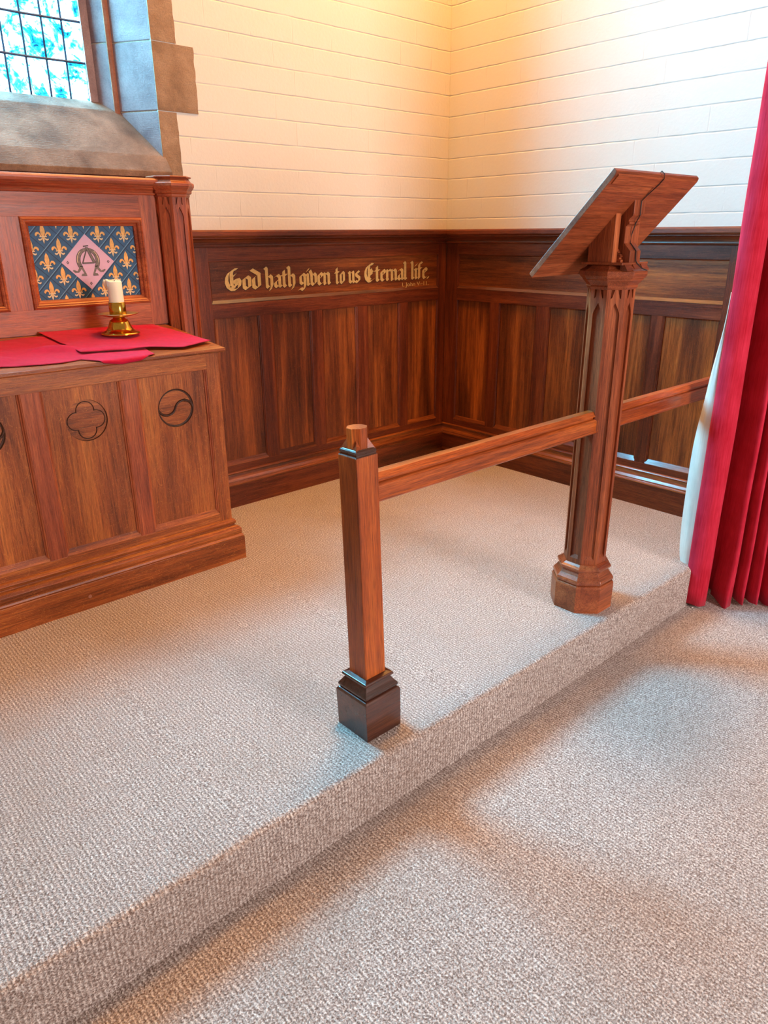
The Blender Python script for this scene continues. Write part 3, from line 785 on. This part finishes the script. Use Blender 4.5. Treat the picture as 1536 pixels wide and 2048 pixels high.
cloth_sheet('altar_cloth', [(-3.60, -.12), (-3.2, -.15), (-2.783, -.165), (-2.70, -.150), (-2.60, -.15), (-2.48, -.20), (-2.30, -.22)],
            [(-3.60, -.56), (-3.2, -.55), (-2.90, -.565), (-2.80, -.590), (-2.70, -.600), (-2.62, -.580), (-2.56, -.648), (-2.49, -.660), (-2.41, -.654), (-2.345, -.625)], 130, 40, .0, 'crimson altar cloth at the left, partly lying under the other one', 3.0, hang=True)
cloth_sheet('altar_cloth', [(-2.612, -.112), (-2.48, -.116), (-2.33, -.130), (-2.22, -.137), (-2.115, -.147)],
            [(-2.592, -.512), (-2.46, -.538), (-2.32, -.545), (-2.20, -.598), (-2.046, -.545)], 110, 50, .0085, 'crimson altar cloth at the right, under the brass candlestick', 9.0)
CX, CY = -2.335, -.300; CZ = zt(CY)+.017
cs = thing('candlestick', (CX, CY, CZ), 'small brass candlestick with drip pan standing on the right altar cloth', 'candlestick')
b = MB(); lathe(b, CX, CY, [(.074, CZ), (.080, CZ+.002), (.080, CZ+.006), (.076, CZ+.010), (.068, CZ+.013), (.058, CZ+.018), (.050, CZ+.028), (.045, CZ+.040), (.041, CZ+.052), (.036, CZ+.060), (.026, CZ+.066), (.022, CZ+.072)]); b.build('base', M['brass'], cs, smooth=True)
b = MB(); lathe(b, CX, CY, [(.018, CZ+.070), (.045, CZ+.074), (.078, CZ+.083), (.082, CZ+.086), (.081, CZ+.0875), (.060, CZ+.082), (.034, CZ+.080), (.018, CZ+.080)]); b.build('drip_pan', M['brassdull'], cs, smooth=True)
b = MB(); lathe(b, CX, CY, [(.033, CZ+.078), (.0345, CZ+.082), (.0345, CZ+.132), (.0335, CZ+.133), (.0325, CZ+.130), (.0325, CZ+.082)]); b.build('cup', M['brass'], cs, smooth=True, )
ca = thing('candle', (CX, CY, CZ+.084), 'ivory pillar candle with spilled wax, in the brass candlestick', 'candle')
b = MB(); zc = CZ+.084; n = 40; rings = []
hh = [(0, .0305), (.05, .0305), (.10, .0302), (.132, .030), (.136, .0285)]
for h_, r_ in hh:
    rings.append([(CX+r_*math.cos(2*PI*i/n), CY+r_*math.sin(2*PI*i/n), zc+h_+(.0035*math.sin(2*PI*i/n-.3)+.0012*math.sin(6*PI*i/n) if h_ > .12 else 0)) for i in range(n)])
rings.append([(CX+.022*math.cos(2*PI*i/n), CY+.022*math.sin(2*PI*i/n), zc+.130) for i in range(n)])
rings.append([(CX+.004*math.cos(2*PI*i/n), CY+.004*math.sin(2*PI*i/n), zc+.126) for i in range(n)])
b.loft(rings); b.build('wax_body', M['wax'], ca, smooth=True)
b = MB(); dx, dy = -.74, .67
for (t, zz, r_) in ((.030, .131, .009), (.038, .128, .0095), (.036, .118, .0085), (.034, .107, .006)):
    c = Vector((CX+dx*t, CY+dy*t, zc+zz)); rg = []
    for a in range(1, 8):
        ph = PI*a/8; rg.append([tuple(c+Vector((r_*math.sin(ph)*math.cos(2*PI*i/14), r_*math.sin(ph)*math.sin(2*PI*i/14), r_*1.3*math.cos(ph)))) for i in range(14)])
    b.loft(rg)
b.build('wax_drip', M['wax'], ca, smooth=True)
b = MB(); tube(b, [(CX, CY, zc+.125), (CX+.001, CY, zc+.133), (CX+.003, CY, zc+.138)], .0012, 6); b.build('wick', M['wick'], ca)

# ================================================================== NEAR POST
bx, by = -2.406, -1.981
post = thing('rail_post', (bx, by, 0), 'short square oak post with a cut octagonal stub, nearest on the platform edge', 'post')
def sq(h, z): return [(bx-h, by-h, z), (bx+h, by-h, z), (bx+h, by+h, z), (bx-h, by+h, z)]
b = MB(); b.loft([sq(.0685, -.006), sq(.070, .128), sq(.066, .1345), sq(.062, .136)]); b.build('plinth', M['gloss_darkX'], post, bevel=.0015)
b = MB(); b.loft([sq(.060, .134), sq(.060, .138), sq(.064, .141), sq(.0655, .147), sq(.063, .153), sq(.056, .162), sq(.050, .172), sq(.049, .176), sq(.0545, .178), sq(.0565, .183), sq(.054, .188), sq(.040, .191)])
b.build('base_moulding', M['gloss_darkX'], post, bevel=.0012)
b = MB(); b.loft([sq(.0385, .186), sq(.0385, .874)]); b.build('shaft', M['post_oakZ'], post, bevel=.0025)
b = MB(); b.loft([sq(.0385, .872), sq(.0355, .876), sq(.0345, .880), sq(.0365, .882), sq(.0345, .888), sq(.031, .892)]); b.build('collar', M['gloss_darkX'], post, bevel=.0006)
b = MB(); b.loft([ngon(bx, by, .0275*OCT, .886), ngon(bx, by, .0275*OCT, .9465), ngon(bx, by, .0268*OCT, .9480)])
b.build('stub', M['post_oakZ'], post)
b = MB(); ap = .0275; tt = ap*math.tan(PI/8)
for sx_ in (-1, 1):
    for sy_ in (-1, 1):
        P = [(bx+sx_*.0335, by+sy_*.0335, .889), (bx+sx_*ap, by+sy_*tt*.6, .889), (bx+sx_*tt*.6, by+sy_*ap, .889), (bx+sx_*(ap+tt)/2, by+sy_*(ap+tt)/2, .918)]
        b.add(P, [(0, 1, 3), (1, 2, 3), (2, 0, 3), (0, 2, 1)])
b.build('broach_stop', M['post_oakX'], post)
post.rotation_euler = (-.016, -.017, 0)

# ================================================================== LECTERN
qx, qy = -1.231, -1.962
lec = thing('lectern', (qx, qy, 0), 'tall octagonal oak lectern with a sloping book board, on the platform edge', 'lectern')
b = MB(); octring(b, qx, qy, [(.1140, -.006), (.1150, .108), (.112, .115), (.108, .1165)]); b.build('plinth', M['lectern_oakX'], lec, bevel=.0012)
b = MB(); octring(b, qx, qy, [(.106, .115), (.107, .119), (.111, .122), (.1125, .130), (.109, .138), (.098, .152), (.091, .163), (.090, .168), (.097, .171), (.1000, .178), (.098, .184), (.088, .189), (.079, .196)])
b.build('base_moulding', M['gloss_lecternX'], lec, bevel=.0008)
column_shaft(lec, qx, qy, .0765, .185, 1.250, .216, 1.196, M['lectern_oakZ'], pw=.036, depth=.008)
b = MB(); octring(b, qx, qy, [(.076, 1.240), (.080, 1.245), (.083, 1.250), (.081, 1.254), (.087, 1.262), (.096, 1.272), (.097, 1.276), (.102, 1.279), (.107, 1.287), (.108, 1.301), (.106, 1.303), (.092, 1.310), (.080, 1.322), (.072, 1.324)])
b.build('capital', M['lectern_oakX'], lec, bevel=.0008)
zu = lambda y: 1.4700+(-1.985-y)*1.045     # underside of the book board
b = MB(); b.box(qx-.084, qx+.084, -2.044, -1.885, 1.322, 1.330); b.build('bed_slab', M['lectern_oakX'], lec, bevel=.001)
b = MB()
b.sweep([(-1.982, 1.329), (-1.905, 1.329), (-1.905, zu(-1.905)+.004), (-1.982, zu(-1.982)+.004)], 'x', qx-.078, qx+.078); b.build('block', M['lectern_oakZ'], lec, bevel=.001)
# two side buttresses and the moulded pier in front
for s_ in (-1, 1):
    b = MB(); xa, xb = sorted((qx+s_*.078, qx+s_*.046))
    b.sweep([(-2.000, 1.329), (-1.982, 1.329), (-1.982, zu(-1.982)+.003), (-2.000, zu(-2.0)+.003)], 'x', xa, xb); b.build('buttress', M['lectern_oakZ'], lec, bevel=.001)
    b = MB(); xa, xb = sorted((qx+s_*.048, qx+s_*.028))
    b.sweep([(-1.98, 1.329), (-2.016, 1.329), (-2.016, 1.338), (-2.010, 1.341), (-2.010, 1.346), (-2.014, 1.349), (-2.010, 1.356), (-2.004, 1.358), (-1.98, 1.362)], 'x', xa, xb); b.build('foot_moulding', M['lectern_oakX'], lec, bevel=.0005)
    b = MB(); c0, y0_ = qx+s_*.040, -2.0
    P = [(c0-.010, y0_-.004, 1.360), (c0+.010, y0_-.004, 1.360), (c0+.010, -1.984, 1.360), (c0-.010, -1.984, 1.360), (c0, -1.986, 1.386)]
    b.add(P, [(0, 1, 4), (1, 2, 4), (2, 3, 4), (3, 0, 4), (0, 3, 2, 1)]); b.build('pyramid_stop', M['lectern_oakX'], lec)
pier = [(-1.98, 1.329), (-2.040, 1.329), (-2.040, 1.366), (-2.036, 1.370), (-2.018, 1.388), (-2.014, 1.392), (-2.014, 1.444), (-2.020, 1.449), (-2.026, 1.452), (-2.026, 1.458), (-2.022, 1.461), (-2.024, 1.467), (-2.036, 1.478), (-2.038, 1.484), (-2.038, zu(-2.038)+.003), (-1.98, zu(-1.98)+.003)]
b = MB(); b.sweep(pier, 'x', qx-.034, qx+.034); b.build('pier', M['lectern_oakZ'], lec, bevel=.001)
# little spur blocks on the weathered top of the capital
for x_ in (-.052, 0, .052):
    b = MB(); b.sweep([(-2.060, 1.304), (-2.03, 1.304), (-2.03, 1.324), (-2.046, 1.324)], 'x', qx+x_-.020, qx+x_+.020); b.build('spur', M['lectern_oakX'], lec, bevel=.001)
# book board: two boards side by side with a joint and a lipped front edge
bl = Vector((0, -1.798, 1.2951)); tl = Vector((0, -2.0898, 1.6085)); d_ = (tl-bl).normalized(); nrm = Vector((0, d_.z, -d_.y))  # nrm points up-forward
if nrm.z < 0: nrm = -nrm
def BP(s_, h_): q = bl+d_*s_+nrm*h_; return (q.y, q.z)
L = (tl-bl).length; t_ = .0185
gap = .0008; xj = qx+.006
prof_b = [BP(0.0, -t_), BP(L-.012, -t_), BP(L-.002, -t_+.004), BP(L, -t_+.007), BP(L, -.001), BP(L-.002, 0), BP(0.002, 0), BP(0, -.002)]
for xa, xb in ((qx-.2631, xj-gap), (xj+gap, qx+.2631)):
    b = MB(); b.sweep(prof_b, 'x', xa, xb); b.build('book_board', M['lectern_oakX'], lec, bevel=.0012)
b = MB(); b.sweep([BP(L-.040, -t_-.0035), BP(L-.008, -t_-.0035), BP(L-.006, -t_+.002), BP(L-.042, -t_+.002)], 'x', qx-.250, qx+.250); b.build('edge_batten', M['lectern_oakX'], lec, bevel=.0008)
# cable clipped over the edge and down the pier
cb = MB(); P = lambda s_, h_, x_: (x_,)+BP(s_, h_)
pts = [P(L-.05, .003, qx+.024), P(L-.01, .003, qx+.022), P(L+.003, .001, qx+.020), P(L+.004, -t_+.004, qx+.018), P(L-.006, -t_-.006, qx+.017), P(L-.03, -t_-.007, qx+.014), P(L-.07, -t_-.004, qx+.006)]
ys, zs = -2.0415, zu(-2.04)-.004
pts += [(qx+.002, ys, zs), (qx+.002, -2.0415, 1.480), (qx+.001, -2.029, 1.455), (qx+.000, -2.019, 1.420), (qx-.001, -2.018, 1.392), (qx-.001, -2.0425, 1.366), (qx, -2.0435, 1.336), (qx+.006, -2.048, 1.326), (qx+.016, -2.062, 1.310), (qx+.030, -2.074, 1.3035)]
tube(cb, pts, .0017, 7); cb.build('cable', M['cable'], lec, label='thin black cable')

# ================================================================== RAILS
rp = [(-.026, .730), (-.031, .734), (-.031, .740), (-.029, .743), (-.029, .779), (-.024, .784), (-.016, .786), (-.016, .791), (-.024, .794), (-.024, .797), (-.014, .812), (.014, .812), (.024, .797), (.024, .794), (.016, .791), (.016, .786), (.024, .784), (.029, .779), (.029, .743), (.031, .740), (.031, .734), (.026, .730)]
RY = -1.971
for (xa, xb, lab) in ((bx+.030, qx-.050, 'moulded oak handrail between the square post and the lectern'), (qx+.060, .0, 'moulded oak handrail from the lectern to the curtain')):
    s = MB(); s.sweep([(RY+u, v) for u, v in rp], 'x', xa, xb)
    tag(s.build('handrail', M['rail_oakX'], None, bevel=.0006), lab, 'handrail', group='communion rails')

# ================================================================== CURTAIN
P0 = Vector((-.55, -2.14)); D = Vector((.69, -.72)).normalized(); Nn = Vector((-D.y, D.x)) * -1   # Nn towards the camera side
if Nn.x > 0: Nn = -Nn
cur = thing('curtain', (-.40, -2.30, ZF), 'long red curtain with cream lining, hanging at the right of the platform step', 'curtain')
# plan path of the folds in (along D, towards camera) metres
path = [(-.020, -.035), (-.042, -.012), (-.045, .012), (-.030, .034), (.000, .046), (.030, .040), (.052, .018), (.060, -.015), (.064, -.070), (.078, -.125), (.104, -.125), (.122, -.070), (.130, -.010), (.136, .022), (.150, .030), (.163, .012),
        (.166, -.030), (.176, -.060), (.188, -.040), (.192, .000), (.198, .022), (.210, .026), (.221, .004), (.224, -.040), (.234, -.064), (.246, -.040), (.250, .006), (.262, .030), (.276, .022), (.286, -.020), (.300, -.060), (.318, -.040), (.326, .010), (.344, .034), (.364, .010), (.372, -.050), (.392, -.060), (.402, .000), (.420, .034), (.440, .010), (.452, -.05), (.475, -.05), (.49, .01), (.51, .03), (.53, -.02), (.56, -.04)]
def catmull(pts, k=6):
    out = []
    for i in range(len(pts)-1):
        p0, p1, p2, p3 = [Vector(pts[min(max(j, 0), len(pts)-1)]) for j in (i-1, i, i+1, i+2)]
        for t in range(k):
            t /= k; out.append(.5*((2*p1)+(-p0+p2)*t+(2*p0-5*p1+4*p2-p3)*t*t+(-p0+3*p1-3*p2+p3)*t**3))
    out.append(Vector(pts[-1])); return out
cp_ = catmull(path)
zs_ = [ZF+.012+i*(4.2)/60 for i in range(61)]
vs = []; nC = len(cp_)
for j, z in enumerate(zs_):
    tz = (z-ZF)/4.2
    for i, p in enumerate(cp_):
        sdist = i/nC
        spread_ = 1.0+.05*math.exp(-((z-ZF)/.25))
        wob = .004*mnoise.noise(Vector((sdist*9, z*2.2, 1)))
        a = p.x*(1+.02*math.sin(z*1.7+sdist*5))+wob; c = p.y*spread_*(1-.12*tz)+.006*mnoise.noise(Vector((sdist*14, z*3.1, 5)))
        q = P0+D*a+Nn*c
        zz = z
        if j == 0: zz = z+.010*math.sin(sdist*34)+.006*mnoise.noise(Vector((sdist*30, 0, 0)))
        # flare of the hem of the second fold
        if j < 4 and .118 < p.x < .16: q = q-D*(.018*(1-j/4))+Nn*(.010*(1-j/4)); zz = zz-.006 if j == 0 else zz
        vs.append((q.x, q.y, zz))
fs = [(j*nC+i, j*nC+i+1, (j+1)*nC+i+1, (j+1)*nC+i) for j in range(60) for i in range(nC-1)]
b = MB(); b.add(vs, fs); o = b.build('drape', M['curtain'], cur, smooth=True)
md = o.modifiers.new('sol', 'SOLIDIFY'); md.thickness = .003
# lining turned out along the leading edge, bellying out near the foot
fl = [(1.20, -.044, -.043), (1.0728, -.051, -.045), (.8954, -.0754, -.0466), (.7847, -.0831, -.042), (.697, -.0907, -.0370), (.614, -.1000, -.038), (.5161, -.1043, -.0415), (.42, -.1050, -.0437), (.3182, -.1044, -.036), (.1711, -.1027, -.0352), (.0568, -.0971, -.0356), (.012, -.0888, -.035), (-.0382, -.0731, -.035), (-.0766, -.0650, -.0350), (-.1249, -.0555, -.0456)]
vs = []; fs = []; nk = 9
for r, (z, l_, r_) in enumerate(fl):
    r_ = r_+.012
    for k in range(nk+1):
        t = k/nk; a = l_+(r_-l_)*t
        c = .010*math.sin(t*PI)+.008*mnoise.noise(Vector((t*3, z*7, 2)))-.018*t-.010
        red = P0+D*(r_-.004)+Nn*(-.012)
        F_ = Vector((math.cos(math.radians(84)), math.sin(math.radians(84))))
        q = red+F_*((r_-.012-l_)*(1-t)/.86)+Vector((-1, 0))*(.012*math.sin(t*PI)+.006*mnoise.noise(Vector((t*3, z*7, 2))))
        vs.append((q.x, q.y, z))
for r in range(len(fl)-1):
    for k in range(nk): i = r*(nk+1)+k; fs.append((i, i+1, i+nk+2, i+nk+1))
b = MB(); b.add(vs, fs); o = b.build('lining', M['lining'], cur, smooth=True, label='cream lining turned out along the edge')
md = o.modifiers.new('sub', 'SUBSURF'); md.levels = 2; md.render_levels = 2
md = o.modifiers.new('sol', 'SOLIDIFY'); md.thickness = .0015

# ================================================================== LITTER
def crumb(x_, y_, z_, r_, lab):
    b = MB(); rg = []
    for a in range(1, 6):
        ph = PI*a/6; rg.append([(x_+r_*(1+.3*math.sin(i*2.3+a))*math.sin(ph)*math.cos(2*PI*i/8), y_+r_*.7*math.sin(ph)*math.sin(2*PI*i/8), z_+r_*.5+r_*.5*math.cos(ph)) for i in range(8)])
    b.loft(rg); tag(b.build('scrap', M['crumb'], None), lab, 'scrap')
crumb(-.592, -2.160, ZF, .006, 'white scrap on the lower carpet by the foot of the red curtain')
crumb(-2.440, -2.062, 0, .0035, 'white crumb in front of the square post on the platform')
